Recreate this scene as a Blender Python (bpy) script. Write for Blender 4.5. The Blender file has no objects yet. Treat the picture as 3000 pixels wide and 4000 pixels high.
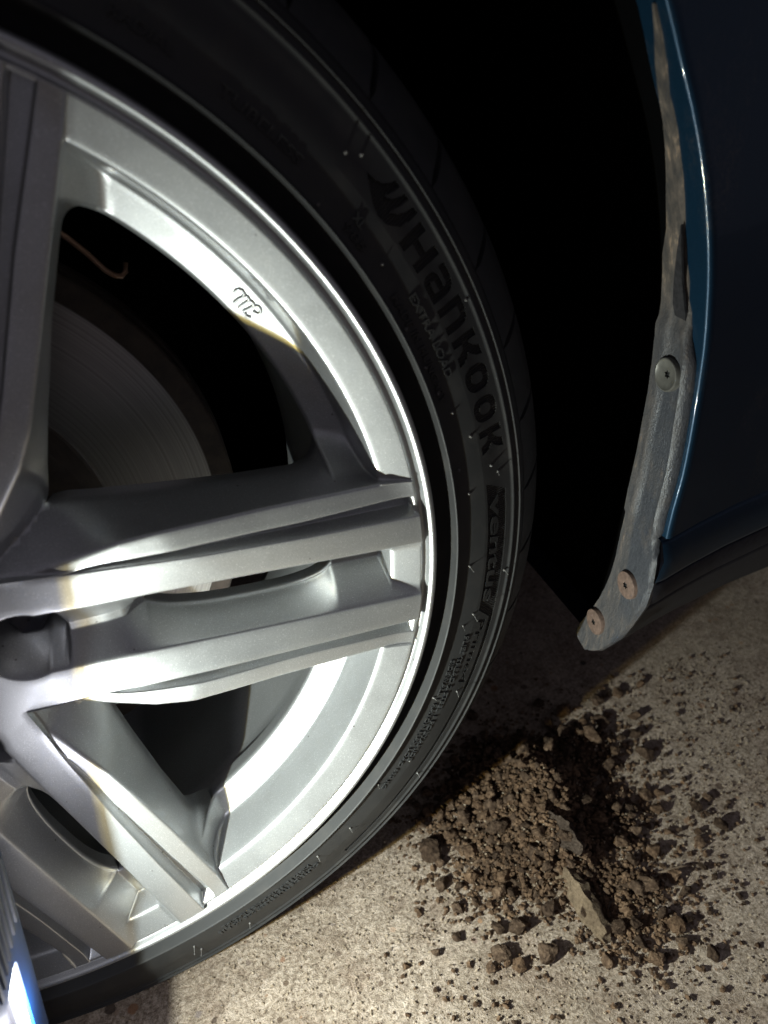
import bpy, bmesh, math, random
import numpy as np
from mathutils import Vector, Matrix, noise

R_ = math.radians
H = 0.311                      # hub height above the floor; geometry below is written relative to the hub
sc = bpy.context.scene
COL = sc.collection

# ---------------------------------------------------------------- camera
cam_d = bpy.data.cameras.new('camera'); cam = bpy.data.objects.new('camera', cam_d); COL.objects.link(cam)
cam_d.sensor_fit = 'HORIZONTAL'; cam_d.sensor_width = 36.0; cam_d.lens = 34.97
cam_d.clip_start = 0.01; cam_d.clip_end = 60.0
yaw, pitch, roll = 0.29347, 0.54168, 0.03390
f_ = Vector((math.sin(yaw)*math.cos(pitch), math.cos(yaw)*math.cos(pitch), -math.sin(pitch)))
r_ = f_.cross(Vector((0, 0, 1))).normalized(); d_ = f_.cross(r_)
cx_ = math.cos(roll)*r_ + math.sin(roll)*d_
cd_ = -math.sin(roll)*r_ + math.cos(roll)*d_
m3 = Matrix((cx_, -cd_, -f_)).transposed()
cam.matrix_world = Matrix.Translation((0.134165, -0.281365, 0.209939 + H)) @ m3.to_4x4()
cam_d.dof.use_dof = True; cam_d.dof.focus_distance = 0.43; cam_d.dof.aperture_fstop = 11.0
sc.camera = cam

# ---------------------------------------------------------------- world + exposure
wd = bpy.data.worlds.new('World'); sc.world = wd; wd.use_nodes = True
bg = wd.node_tree.nodes['Background']
bg.inputs[0].default_value = (0.88, 0.84, 1.0, 1); bg.inputs[1].default_value = 0.125
sc.view_settings.view_transform = 'Standard'; sc.view_settings.look = 'None'
sc.view_settings.exposure = 0.0; sc.view_settings.gamma = 1.0
try: sc.view_settings.use_curve_mapping = False
except Exception: pass
sc.cycles.max_bounces = 8
sc.cycles.sample_clamp_indirect = 6.0

LED_POWER = 2.05
LED_Y_POWER = 0.50
FILL_POWER = 0.27
LED_POS = (0.027, -0.100, -0.121)
LAMP_YAW = R_(-3)
LAMP_TILT = R_(6)

# ---------------------------------------------------------------- helpers
ORG = {}
def tag(o, label=None, cat=None, group=None, kind=None):
    if label: o['label'] = label
    if cat: o['category'] = cat
    if group: o['group'] = group
    if kind: o['kind'] = kind
    return o

def empty(name, loc, label, cat, group=None):
    o = bpy.data.objects.new(name, None); COL.objects.link(o)
    o.location = (loc[0], loc[1], loc[2] + H); o.empty_display_size = 0.02
    ORG[o.name] = Vector(loc)
    return tag(o, label, cat, group)

def mesh_data(name, verts, faces, mat, smooth=True):
    me = bpy.data.meshes.new(name)
    me.from_pydata([tuple(v) for v in verts], [], faces); me.update()
    if mat: me.materials.append(mat)
    if smooth: me.polygons.foreach_set('use_smooth', [True]*len(me.polygons))
    return me

def link(name, me, parent=None, loc=(0, 0, 0)):
    """object whose mesh coordinates are relative to loc (hub space)"""
    o = bpy.data.objects.new(name, me); COL.objects.link(o)
    loc = Vector(loc); ORG[o.name] = loc
    if parent is not None:
        o.parent = parent; o.location = loc - ORG[parent.name]
    else:
        o.location = loc + Vector((0, 0, H))
    return o

def mesh(name, verts, faces, mat, parent=None, org=None, smooth=True):
    if org is None: org = ORG[parent.name] if parent is not None else Vector((0, 0, 0))
    org = Vector(org)
    me = mesh_data(name, [Vector(v) - org for v in verts], faces, mat, smooth)
    return link(name, me, parent, org)

def auto_smooth(me, ang=35):
    me.set_sharp_from_angle(angle=R_(ang))

def revolve(prof, n, a0=0.0, a1=360.0, fn=None):
    full = abs(a1 - a0) >= 359.99
    cols = n if full else n + 1
    V = []; F = []
    for i in range(cols):
        a = R_(a0 + (a1 - a0)*i/n); c, s = math.cos(a), math.sin(a)
        for r, y in prof:
            p = (r*c, y, r*s); V.append(fn(*p) if fn else p)
    m = len(prof)
    for i in range(n):
        j = (i+1) % cols
        for k in range(m-1):
            F.append((i*m+k, i*m+k+1, j*m+k+1, j*m+k))
    return V, F

def tube(pts, rad, n=6, cap=True):
    V = []; F = []; pts = [Vector(p) for p in pts]
    up = Vector((0.31, 0.2, 0.93))
    for i, p in enumerate(pts):
        t = (pts[min(i+1, len(pts)-1)] - pts[max(i-1, 0)]).normalized()
        a = t.cross(up).normalized(); b = t.cross(a)
        r = rad[i] if isinstance(rad, (list, tuple)) else rad
        for k in range(n):
            q = 2*math.pi*k/n; V.append(p + r*(math.cos(q)*a + math.sin(q)*b))
    for i in range(len(pts)-1):
        for k in range(n):
            F.append((i*n+k, i*n+(k+1) % n, (i+1)*n+(k+1) % n, (i+1)*n+k))
    if cap:
        F.append(tuple(range(n))[::-1]); F.append(tuple((len(pts)-1)*n+k for k in range(n)))
    return V, F

def box(x0, x1, y0, y1, z0, z1):
    V = [(x, y, z) for x in (x0, x1) for y in (y0, y1) for z in (z0, z1)]
    F = [(0, 1, 3, 2), (4, 6, 7, 5), (0, 4, 5, 1), (2, 3, 7, 6), (0, 2, 6, 4), (1, 5, 7, 3)]
    return V, F

def bevel_box(dims, b, seg=3):
    bm = bmesh.new(); bmesh.ops.create_cube(bm, size=1.0)
    for v in bm.verts: v.co = Vector((v.co.x*dims[0], v.co.y*dims[1], v.co.z*dims[2]))
    bmesh.ops.bevel(bm, geom=bm.edges[:], offset=b, segments=seg, affect='EDGES', profile=0.5)
    V = [v.co.copy() for v in bm.verts]; bm.verts.index_update()
    F = [[v.index for v in f.verts] for f in bm.faces]; bm.free()
    return V, F

# ---------------------------------------------------------------- materials
def new_mat(name):
    m = bpy.data.materials.new(name); m.use_nodes = True
    nt = m.node_tree; b = nt.nodes['Principled BSDF']
    return m, nt, b

def N(nt, typ, **kw):
    n = nt.nodes.new(typ)
    for k, v in kw.items(): setattr(n, k, v)
    return n

def ramp(nt, fac, stops):
    n = N(nt, 'ShaderNodeValToRGB'); el = n.color_ramp.elements
    while len(el) < len(stops): el.new(0.5)
    for e, (p, c) in zip(el, stops):
        e.position = p; e.color = (*c, 1) if len(c) == 3 else c
    nt.links.new(fac, n.inputs[0]); return n.outputs[0]

def tex_noise(nt, vec, scale, detail=4, rough=0.55):
    n = N(nt, 'ShaderNodeTexNoise'); n.inputs['Scale'].default_value = scale
    n.inputs['Detail'].default_value = detail; n.inputs['Roughness'].default_value = rough
    nt.links.new(vec, n.inputs['Vector']); return n

def vmap(nt, vec, scale=(1, 1, 1), loc=(0, 0, 0)):
    n = N(nt, 'ShaderNodeMapping'); n.inputs['Scale'].default_value = scale; n.inputs['Location'].default_value = loc
    nt.links.new(vec, n.inputs['Vector']); return n.outputs[0]

def mix(nt, fac, a, b, mode='MIX'):
    n = N(nt, 'ShaderNodeMix', data_type='RGBA', blend_type=mode)
    if isinstance(fac, float): n.inputs[0].default_value = fac
    else: nt.links.new(fac, n.inputs[0])
    for i, v in ((6, a), (7, b)):
        if isinstance(v, tuple): n.inputs[i].default_value = (*v, 1)
        else: nt.links.new(v, n.inputs[i])
    return n.outputs[2]

def math_(nt, op, a, b=None):
    n = N(nt, 'ShaderNodeMath', operation=op)
    for i, v in enumerate((a, b)):
        if v is None: continue
        if isinstance(v, (int, float)): n.inputs[i].default_value = v
        else: nt.links.new(v, n.inputs[i])
    return n.outputs[0]

def bump(nt, bsdf, height, dist, strength=1.0):
    n = N(nt, 'ShaderNodeBump'); n.inputs['Strength'].default_value = strength; n.inputs['Distance'].default_value = dist
    nt.links.new(height, n.inputs['Height']); nt.links.new(n.outputs[0], bsdf.inputs['Normal']); return n

def objco(nt): return N(nt, 'ShaderNodeTexCoord').outputs['Object']
def geopos(nt): return N(nt, 'ShaderNodeNewGeometry').outputs['Position']

def mat_alloy():
    m, nt, b = new_mat('silver_alloy_paint'); co = geopos(nt)
    fl = tex_noise(nt, co, 2600, 1, 0.5)
    col = ramp(nt, fl.outputs[0], [(0.30, (0.37, 0.378, 0.383)), (0.6, (0.44, 0.448, 0.453)), (0.70, (0.53, 0.54, 0.545)), (0.765, (0.95, 0.95, 0.95))])
    dirt = tex_noise(nt, co, 38, 5, 0.6)
    dm = ramp(nt, dirt.outputs[0], [(0.52, (0, 0, 0)), (0.80, (0.30, 0.30, 0.30))])
    chip = N(nt, 'ShaderNodeTexVoronoi'); chip.inputs['Scale'].default_value = 75; nt.links.new(co, chip.inputs['Vector'])
    cm = ramp(nt, chip.outputs['Distance'], [(0.030, (1, 1, 1)), (0.05, (0, 0, 0))])
    c2 = mix(nt, dm, col, (0.27, 0.255, 0.225)); c3 = mix(nt, math_(nt, 'MULTIPLY', cm, 0.75), c2, (0.10, 0.09, 0.08))
    nt.links.new(c3, b.inputs['Base Color'])
    b.inputs['Metallic'].default_value = 0.78
    rr = ramp(nt, dirt.outputs[0], [(0.3, (0.36, 0.36, 0.36)), (0.8, (0.48, 0.48, 0.48))]); nt.links.new(rr, b.inputs['Roughness'])
    b.inputs['Coat Weight'].default_value = 0.45; b.inputs['Coat Roughness'].default_value = 0.10
    bump(nt, b, fl.outputs[0], 0.00004, 0.5)
    return m

def mat_rubber(name='tyre_rubber', ribs=None, base=(0.024, 0.0242, 0.0246)):
    m, nt, b = new_mat(name); co = geopos(nt)
    n1 = tex_noise(nt, co, 60, 5, 0.6); n2 = tex_noise(nt, co, 1500, 2, 0.6)
    dust = ramp(nt, n1.outputs[0], [(0.50, (0, 0, 0)), (0.78, (0.22, 0.22, 0.22))])
    c = mix(nt, dust, base, (0.085, 0.075, 0.066))
    sp = ramp(nt, n2.outputs[0], [(0.70, (0, 0, 0)), (0.80, (0.22, 0.22, 0.22))])
    c = mix(nt, sp, c, (0.10, 0.09, 0.08))
    nt.links.new(c, b.inputs['Base Color'])
    rr = ramp(nt, n1.outputs[0], [(0.3, (0.48, 0.48, 0.48)), (0.75, (0.66, 0.66, 0.66))]); nt.links.new(rr, b.inputs['Roughness']); b.inputs['Specular IOR Level'].default_value = 0.25
    if ribs:
        uv = N(nt, 'ShaderNodeTexCoord').outputs['UV']; s = N(nt, 'ShaderNodeSeparateXYZ'); nt.links.new(uv, s.inputs[0])
        w = math_(nt, 'SINE', math_(nt, 'MULTIPLY', s.outputs[0], 2*math.pi/ribs))
        bump(nt, b, w, 0.00035, 1.0)
    else:
        bump(nt, b, n2.outputs[0], 0.00006, 0.5)
    return m

def mat_plain(name, col, rough=0.5, metal=0.0, var=0.15, scale=60, coat=0.0, bumpd=0.0, spec=0.5):
    m, nt, b = new_mat(name); b.inputs['Specular IOR Level'].default_value = spec; co = geopos(nt); n = tex_noise(nt, co, scale, 5, 0.6)
    lo = tuple(c*(1-var) for c in col); hi = tuple(min(1, c*(1+var)) for c in col)
    nt.links.new(ramp(nt, n.outputs[0], [(0.3, lo), (0.7, hi)]), b.inputs['Base Color'])
    b.inputs['Roughness'].default_value = rough; b.inputs['Metallic'].default_value = metal
    b.inputs['Coat Weight'].default_value = coat; b.inputs['Coat Roughness'].default_value = 0.06
    if bumpd: bump(nt, b, n.outputs[0], bumpd, 0.8)
    return m

def mat_disc():
    m, nt, b = new_mat('brake_disc_iron'); co = objco(nt)
    s = N(nt, 'ShaderNodeSeparateXYZ'); nt.links.new(co, s.inputs[0])
    rad = math_(nt, 'SQRT', math_(nt, 'ADD', math_(nt, 'MULTIPLY', s.outputs[0], s.outputs[0]), math_(nt, 'MULTIPLY', s.outputs[2], s.outputs[2])))
    cv = N(nt, 'ShaderNodeCombineXYZ'); nt.links.new(rad, cv.inputs[0])
    g = tex_noise(nt, cv.outputs[0], 700, 4, 0.75)
    met = ramp(nt, g.outputs[0], [(0.32, (0.27, 0.26, 0.25)), (0.68, (0.52, 0.50, 0.485))])
    big = tex_noise(nt, co, 70, 5, 0.7)
    rust = ramp(nt, big.outputs[0], [(0.35, (0.028, 0.020, 0.016)), (0.7, (0.070, 0.048, 0.037))])
    rr = N(nt, 'ShaderNodeMapRange'); rr.inputs[1].default_value = 0.1495; rr.inputs[2].default_value = 0.1505; nt.links.new(rad, rr.inputs[0])
    ri = N(nt, 'ShaderNodeMapRange'); ri.inputs[1].default_value = 0.0955; ri.inputs[2].default_value = 0.0940; nt.links.new(rad, ri.inputs[0])
    fac = math_(nt, 'MAXIMUM', rr.outputs[0], ri.outputs[0])
    nt.links.new(mix(nt, fac, met, rust), b.inputs['Base Color'])
    nt.links.new(math_(nt, 'SUBTRACT', 0.9, math_(nt, 'MULTIPLY', fac, 0.85)), b.inputs['Metallic'])
    nt.links.new(math_(nt, 'ADD', 0.38, math_(nt, 'MULTIPLY', fac, 0.4)), b.inputs['Roughness'])
    bump(nt, b, g.outputs[0], 0.00002, 0.5)
    return m

def mat_concrete():
    m, nt, b = new_mat('exposed_concrete'); co = geopos(nt)
    def warp(amp, sc_):
        wv = tex_noise(nt, co, sc_, 3, 0.6); ad = N(nt, 'ShaderNodeVectorMath', operation='MULTIPLY_ADD'); nt.links.new(wv.outputs[1], ad.inputs[0])
        ad.inputs[1].default_value = (amp, amp, amp); nt.links.new(co, ad.inputs[2]); return ad.outputs[0]
    def vor(scale, vec):
        v = N(nt, 'ShaderNodeTexVoronoi'); v.inputs['Scale'].default_value = scale; nt.links.new(vec, v.inputs['Vector'])
        q = N(nt, 'ShaderNodeSeparateColor'); nt.links.new(v.outputs['Color'], q.inputs[0]); return v.outputs['Distance'], q.outputs
    n1 = tex_noise(nt, co, 420, 5, 0.72); n2 = tex_noise(nt, co, 120, 5, 0.65); n3 = tex_noise(nt, co, 1100, 3, 0.7)
    base = ramp(nt, n1.outputs[0], [(0.33, (0.17, 0.14, 0.10)), (0.43, (0.36, 0.32, 0.25)), (0.53, (0.52, 0.475, 0.385)), (0.66, (0.68, 0.64, 0.55))])
    base = mix(nt, 1.0, base, ramp(nt, n2.outputs[0], [(0.32, (0.70, 0.67, 0.63)), (0.5, (1, 0.99, 0.97)), (0.7, (1.12, 1.1, 1.06))]), 'MULTIPLY')
    base = mix(nt, 0.7, base, ramp(nt, n3.outputs[0], [(0.36, (0.62, 0.59, 0.55)), (0.60, (1.12, 1.11, 1.1))]), 'MULTIPLY')
    c = base
    for scale, thr, sel, cols in ((150, .30, .62, [(0.0, (0.07, 0.055, 0.042)), (0.3, (0.17, 0.125, 0.08)), (0.55, (0.30, 0.27, 0.23)), (0.8, (0.40, 0.245, 0.12)), (1.0, (0.55, 0.52, 0.45))]),
                                  (70, .26, .70, [(0.0, (0.04, 0.034, 0.030)), (0.35, (0.14, 0.10, 0.07)), (0.6, (0.27, 0.25, 0.235)), (0.82, (0.38, 0.20, 0.085)), (1.0, (0.42, 0.38, 0.30))])):
        d, q = vor(scale, warp(.0022, 320))
        ins = N(nt, 'ShaderNodeMapRange'); nt.links.new(math_(nt, 'SUBTRACT', d, math_(nt, 'MULTIPLY', q[2], thr)), ins.inputs[0]); ins.inputs[1].default_value = 0.02; ins.inputs[2].default_value = -0.03
        pick = math_(nt, 'MULTIPLY', ins.outputs[0], math_(nt, 'GREATER_THAN', q[0], sel))
        c = mix(nt, math_(nt, 'MULTIPLY', pick, .85), c, ramp(nt, q[1], cols))
    big_ = tex_noise(nt, co, 7, 6, 0.6)
    c = mix(nt, 1.0, c, ramp(nt, big_.outputs[0], [(0.3, (0.92, 0.82, 0.80)), (0.62, (1.26, 1.15, 1.18))]), 'MULTIPLY')
    bl = tex_noise(nt, co, 26, 5, 0.7)
    c = mix(nt, 1.0, c, ramp(nt, bl.outputs[0], [(0.36, (0.78, 0.74, 0.72)), (0.52, (1, 1, 1)), (0.68, (1.10, 1.10, 1.10))]), 'MULTIPLY')
    nt.links.new(c, b.inputs['Base Color']); b.inputs['Roughness'].default_value = 0.9
    h = math_(nt, 'ADD', math_(nt, 'MULTIPLY', n1.outputs[0], 1.0), math_(nt, 'MULTIPLY', n3.outputs[0], 0.4))
    bump(nt, b, h, 0.0024, 1.0)
    return m

def mat_soil(name, cols, sc_=320):
    m, nt, b = new_mat(name); co = geopos(nt)
    n = tex_noise(nt, co, sc_, 5, 0.65); k = tex_noise(nt, co, 45, 3, 0.5)
    c = ramp(nt, n.outputs[0], [(0.28, cols[0]), (0.5, cols[1]), (0.72, cols[2])])
    c = mix(nt, 1.0, c, ramp(nt, k.outputs[0], [(0.3, (0.6, 0.56, 0.54)), (0.7, (1.15, 1.1, 1.05))]), 'MULTIPLY')
    oi = N(nt, 'ShaderNodeObjectInfo').outputs['Random']
    c = mix(nt, 1.0, c, ramp(nt, oi, [(0.0, (0.55, 0.53, 0.52)), (0.5, (0.95, 0.93, 0.92)), (1.0, (1.35, 1.25, 1.12))]), 'MULTIPLY')
    nt.links.new(c, b.inputs['Base Color']); b.inputs['Roughness'].default_value = 0.95
    b.inputs['Specular IOR Level'].default_value = 0.15
    bump(nt, b, n.outputs[0], 0.0022, 1.0)
    return m

def mat_carpaint():
    m, nt, b = new_mat('dark_blue_car_paint'); co = geopos(nt)
    fl = tex_noise(nt, co, 2200, 1, 0.5)
    c = ramp(nt, fl.outputs[0], [(0.3, (0.0045, 0.018, 0.036)), (0.7, (0.0075, 0.028, 0.055))])
    st = tex_noise(nt, vmap(nt, co, (16, 16, 7)), 1.6, 7, 0.72)
    fine = tex_noise(nt, co, 420, 3, 0.7)
    dm = math_(nt, 'MULTIPLY', ramp(nt, st.outputs[0], [(0.52, (0, 0, 0)), (0.68, (0.30, 0.30, 0.30))]), ramp(nt, fine.outputs[0], [(0.42, (0, 0, 0)), (0.66, (1, 1, 1))]))
    c = mix(nt, dm, c, (0.17, 0.14, 0.12))
    nt.links.new(c, b.inputs['Base Color']); b.inputs['Metallic'].default_value = 0.3
    nt.links.new(math_(nt, 'ADD', 0.38, math_(nt, 'MULTIPLY', dm, 0.5)), b.inputs['Roughness'])
    b.inputs['Coat Weight'].default_value = 0.15; b.inputs['Coat Roughness'].default_value = 0.05; b.inputs['Specular IOR Level'].default_value = 0.15
    return m

def mat_liner():
    m, nt, b = new_mat('grimy_liner_plastic'); co = geopos(nt)
    s = N(nt, 'ShaderNodeSeparateXYZ'); nt.links.new(co, s.inputs[0])
    st = tex_noise(nt, vmap(nt, co, (1, 1, 0.30)), 190, 6, 0.7); big = tex_noise(nt, co, 34, 5, 0.65); fine = tex_noise(nt, co, 700, 3, 0.7)
    plast = ramp(nt, fine.outputs[0], [(0.3, (0.034, 0.036, 0.042)), (0.7, (0.062, 0.066, 0.075))])
    mud = ramp(nt, st.outputs[0], [(0.30, (0.022, 0.018, 0.016)), (0.46, (0.060, 0.051, 0.044)), (0.60, (0.115, 0.093, 0.075)), (0.72, (0.36, 0.25, 0.165))])
    # splash mud has dried on the upper end of the liner and along its inner border
    up = N(nt, 'ShaderNodeMapRange'); up.inputs[1].default_value = H+0.070; up.inputs[2].default_value = H+0.118; nt.links.new(s.outputs[2], up.inputs[0])
    inn = N(nt, 'ShaderNodeMapRange'); inn.inputs[1].default_value = 0.0245; inn.inputs[2].default_value = 0.0270; nt.links.new(s.outputs[1], inn.inputs[0])
    f = math_(nt, 'MAXIMUM', up.outputs[0], math_(nt, 'MULTIPLY', inn.outputs[0], 0.45))
    f2 = math_(nt, 'MAXIMUM', f, ramp(nt, big.outputs[0], [(0.50, (0, 0, 0)), (0.76, (0.55, 0.55, 0.55))]))
    f3 = math_(nt, 'MULTIPLY', f2, ramp(nt, st.outputs[0], [(0.20, (0.35, 0.35, 0.35)), (0.45, (1, 1, 1))]))
    nt.links.new(mix(nt, f3, plast, mud), b.inputs['Base Color'])
    nt.links.new(math_(nt, 'ADD', 0.34, math_(nt, 'MULTIPLY', f3, 0.52)), b.inputs['Roughness'])
    bump(nt, b, math_(nt, 'ADD', st.outputs[0], math_(nt, 'MULTIPLY', fine.outputs[0], .5)), 0.0012, 0.7)
    return m

M = dict(
    alloy=mat_alloy(), rubber=mat_rubber(), ribbed=mat_rubber('ribbed_rubber', 0.0012, (0.021, 0.0205, 0.0205)),
    nib=mat_plain('rubber_nib', (0.11, 0.104, 0.098), 0.6), disc=mat_disc(), concrete=mat_concrete(),
    soil=mat_soil('dry_soil', [(0.045, 0.030, 0.022), (0.128, 0.091, 0.065), (0.27, 0.20, 0.145)]),
    grit=mat_soil('grit', [(0.20, 0.165, 0.125), (0.38, 0.335, 0.27), (0.55, 0.50, 0.42)], 200),
    stone=mat_soil('grey_stone', [(0.11, 0.090, 0.068), (0.19, 0.158, 0.120), (0.28, 0.235, 0.18)], 420),
    flake=mat_soil('mud_flake', [(0.05, 0.038, 0.030), (0.11, 0.088, 0.072), (0.19, 0.155, 0.128)], 520),
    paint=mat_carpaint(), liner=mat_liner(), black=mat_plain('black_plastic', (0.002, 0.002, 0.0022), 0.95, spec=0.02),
    sill=mat_plain('sill_plastic', (0.017, 0.018, 0.024), 0.62, var=0.4, scale=220, bumpd=0.0004, spec=0.25),
    clip=mat_plain('dull_steel', (0.13, 0.126, 0.112), 0.45, 0.35, 0.25, 220), rust=mat_plain('rusty_steel', (0.135, 0.090, 0.070), 0.6, 0.15, 0.4, 420, bumpd=0.0003),
    felt=mat_plain('dark_felt', (0.026, 0.025, 0.027), 0.95, 0, 0.35, 500, bumpd=0.0006, spec=0.1), hole=mat_plain('recess_shade', (0.004, 0.004, 0.004), 0.9), steel=mat_plain('bolt_steel', (0.10, 0.10, 0.11), 0.45, 0.8),
    wire=mat_plain('copper_coloured_clip', (0.20, 0.11, 0.075), 0.5, 0.4), iron=mat_plain('caliper_iron', (0.03, 0.025, 0.022), 0.8),
    lampblue=mat_plain('blue_lamp_plastic', (0.0025, 0.026, 0.10), 0.5, 0.0, 0.1, 90, spec=0.2), lampdark=mat_plain('lamp_rubber_slot_shade', (0.010, 0.014, 0.03), 0.55),
    reflector=mat_plain('dark_lamp_tray', (0.05, 0.05, 0.055), 0.5), twig=mat_plain('dry_twig', (0.22, 0.16, 0.11), 0.8, 0, 0.4, 400))

def mat_emit(name, col, s):
    m, nt, b = new_mat(name); b.inputs['Emission Color'].default_value = (*col, 1); b.inputs['Emission Strength'].default_value = s
    b.inputs['Base Color'].default_value = (*col, 1); return m
M['led'] = mat_emit('led_chip', (1.0, 0.98, 0.95), 60.0)

# ================================================================ FLOOR
def axis(lo, a, b, hi, step):
    out = list(np.arange(a, b+1e-6, step)); x = a; d = step
    while x > lo: d *= 1.35; x -= d; out.insert(0, max(x, lo))
    x = out[-1]; d = step
    while x < hi: d *= 1.35; x += d; out.append(min(x, hi))
    return out
gx = axis(-4, 0.02, 0.66, 5, 0.0036); gy = axis(-3, -0.20, 0.24, 6, 0.0036)
V = []; F = []
for y in gy:
    for x in gx:
        ins = 1.0 if (0.0 < x < 0.68 and -0.22 < y < 0.26) else 0.0
        z = -H + ins*(0.0006*noise.noise((x*120, y*120, 3)) + 0.0005*noise.noise((x*320, y*320, 9)) + 0.0012*noise.noise((x*14, y*14, 1)))
        V.append((x, y, z - 0.0008))
nx = len(gx)
for j in range(len(gy)-1):
    for i in range(nx-1):
        F.append((j*nx+i, j*nx+i+1, (j+1)*nx+i+1, (j+1)*nx+i))
floor = mesh('concrete_floor', V, F, M['concrete'])
tag(floor, 'speckled beige concrete floor under the wheel', 'floor', kind='structure')

# ================================================================ WHEEL
TH0 = -0.0147961
wheel = empty('alloy_wheel', (0, 0.1, -H), 'silver twin spoke alloy wheel with low profile black tyre', 'wheel')

def lerp_(tab):
    xs = [t[0] for t in tab]; ys = [t[1] for t in tab]
    return lambda v: float(np.interp(v, xs, ys))
wf_ = lerp_([(.03, .036), (.079, .0335), (.10, .0335), (.132, .0324), (.181, .0314), (.24, .031)])          # outer border of the face
yo_ = lerp_([(.05, .0), (.08, -.0009), (.10, -.0022), (.132, -.0030), (.181, -.0021), (.237, .0), (.25, .0)])       # its height
chw_ = lerp_([(.074, .0003), (.095, .0028), (.132, .0056), (.181, .0066), (.235, .0095), (.25, .0098)])            # groove
yc_ = lerp_([(.074, -.0004), (.095, .0010), (.132, .0036), (.181, .0070), (.235, .0105), (.25, .011)])
yl_ = lerp_([(.040, .0045), (.062, .0036), (.084, -.0006), (.103, -.0030), (.12, -.0040), (.14, -.0022), (.162, .0002), (.19, .0022), (.231, .005), (.25, .005)])
wl_ = lerp_([(.04, .0300), (.062, .0345), (.084, .0404), (.103, .0457), (.12, .0480), (.16, .0484), (.25, .0488)])  # outer ridge
we_ = lerp_([(.04, .0500), (.062, .0540), (.082, .0556), (.094, .0540), (.116, .0522), (.154, .0502), (.19, .0500), (.25, .0505)])  # window border
yb_ = lerp_([(.06, .0210), (.082, .0220), (.094, .0240), (.116, .0260), (.154, .0270), (.19, .0275), (.205, .038), (.25, .042)])
def wi_(s):
    if s > .0630: return .0155
    c = .0172**2 - (s-.056)**2
    return max(.0012, math.sqrt(c)) if c > 0 else .0012
yf_ = lerp_([(.036, .0), (.0384, .0), (.0392, .030), (.0722, .030), (.0736, .0095), (.090, .0110), (.098, .0125), (.104, .019), (.108, .0215), (.20, .0215), (.25, .0215)])
def ws_(r):
    if .106 < r < .197:
        u = (r-.1515)/.0455
        return max(.0022, .0108*(1-abs(u)**(3.2 if u > 0 else 2.2))**.5)
    return .0022

def round_poly(ctrl, sub):
    """ctrl: (w, y, bevel); sub[i]: samples inside segment i. Always the same number of points."""
    out = [(ctrl[0][0], ctrl[0][1])]; n = len(ctrl); prev = out[0]
    for i in range(1, n):
        a = ctrl[i-1]; p = ctrl[i]
        if i < n-1:
            q = ctrl[i+1]; l0 = math.hypot(p[0]-a[0], p[1]-a[1])+1e-9; l1 = math.hypot(q[0]-p[0], q[1]-p[1])+1e-9
            bv = min(p[2], .45*l0, .45*l1)
            A = (p[0]+(a[0]-p[0])*bv/l0, p[1]+(a[1]-p[1])*bv/l0); B = (p[0]+(q[0]-p[0])*bv/l1, p[1]+(q[1]-p[1])*bv/l1)
            end = A
        else: end = (p[0], p[1])
        for k in range(1, sub[i-1]+1):
            t = k/(sub[i-1]+1); out.append((prev[0]+(end[0]-prev[0])*t, prev[1]+(end[1]-prev[1])*t))
        out.append(end)
        if i < n-1:
            for t in (.33, .67):
                out.append(((1-t)**2*A[0]+2*t*(1-t)*p[0]+t*t*B[0], (1-t)**2*A[1]+2*t*(1-t)*p[1]+t*t*B[1]))
            out.append(B); prev = B
    return out

RIM = [(.205, .041, .0), (.2195, .034, .0018), (.2242, .008, .0016), (.2384, .0026, .0007), (.2393, .0046, .0004), (.2412, .0046, .0005),
       (.2425, .0012, .0008), (.2440, .0, .0008), (.2455, .0006, .0006), (.2464, .0024, .0005), (.2466, .006, 0)]
rim_pts = round_poly(RIM, [5, 9, 8, 1, 1, 1, 1, 1, 1, 2])
rx = [p[0] for p in rim_pts]; ry = [p[1] for p in rim_pts]
def yrim(r):
    if r < .205: return .041 + (.205-r)*4.0
    return float(np.interp(r, rx, ry))
def smin(a, b, k):
    h = max(k-abs(a-b), 0.0)/k
    return min(a, b) - h*h*k*.25
PHI = math.pi/5
SUB = [2, 11, 4, 2, 2, 2, 3, 6, 3]
NG = 14
rows = list(np.arange(.020, .0385, .0020)) + list(np.arange(.0386, .0755, .0011)) + list(np.arange(.076, .100, .002)) + list(np.arange(.100, .112, .0009)) \
     + list(np.arange(.113, .188, .0035)) + list(np.arange(.1885, .2046, .0011)) + [.2048] + rx + [.2365, .2369, .2376, .2380, .23835]
rows = sorted(set(round(float(r), 6) for r in rows))
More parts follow.
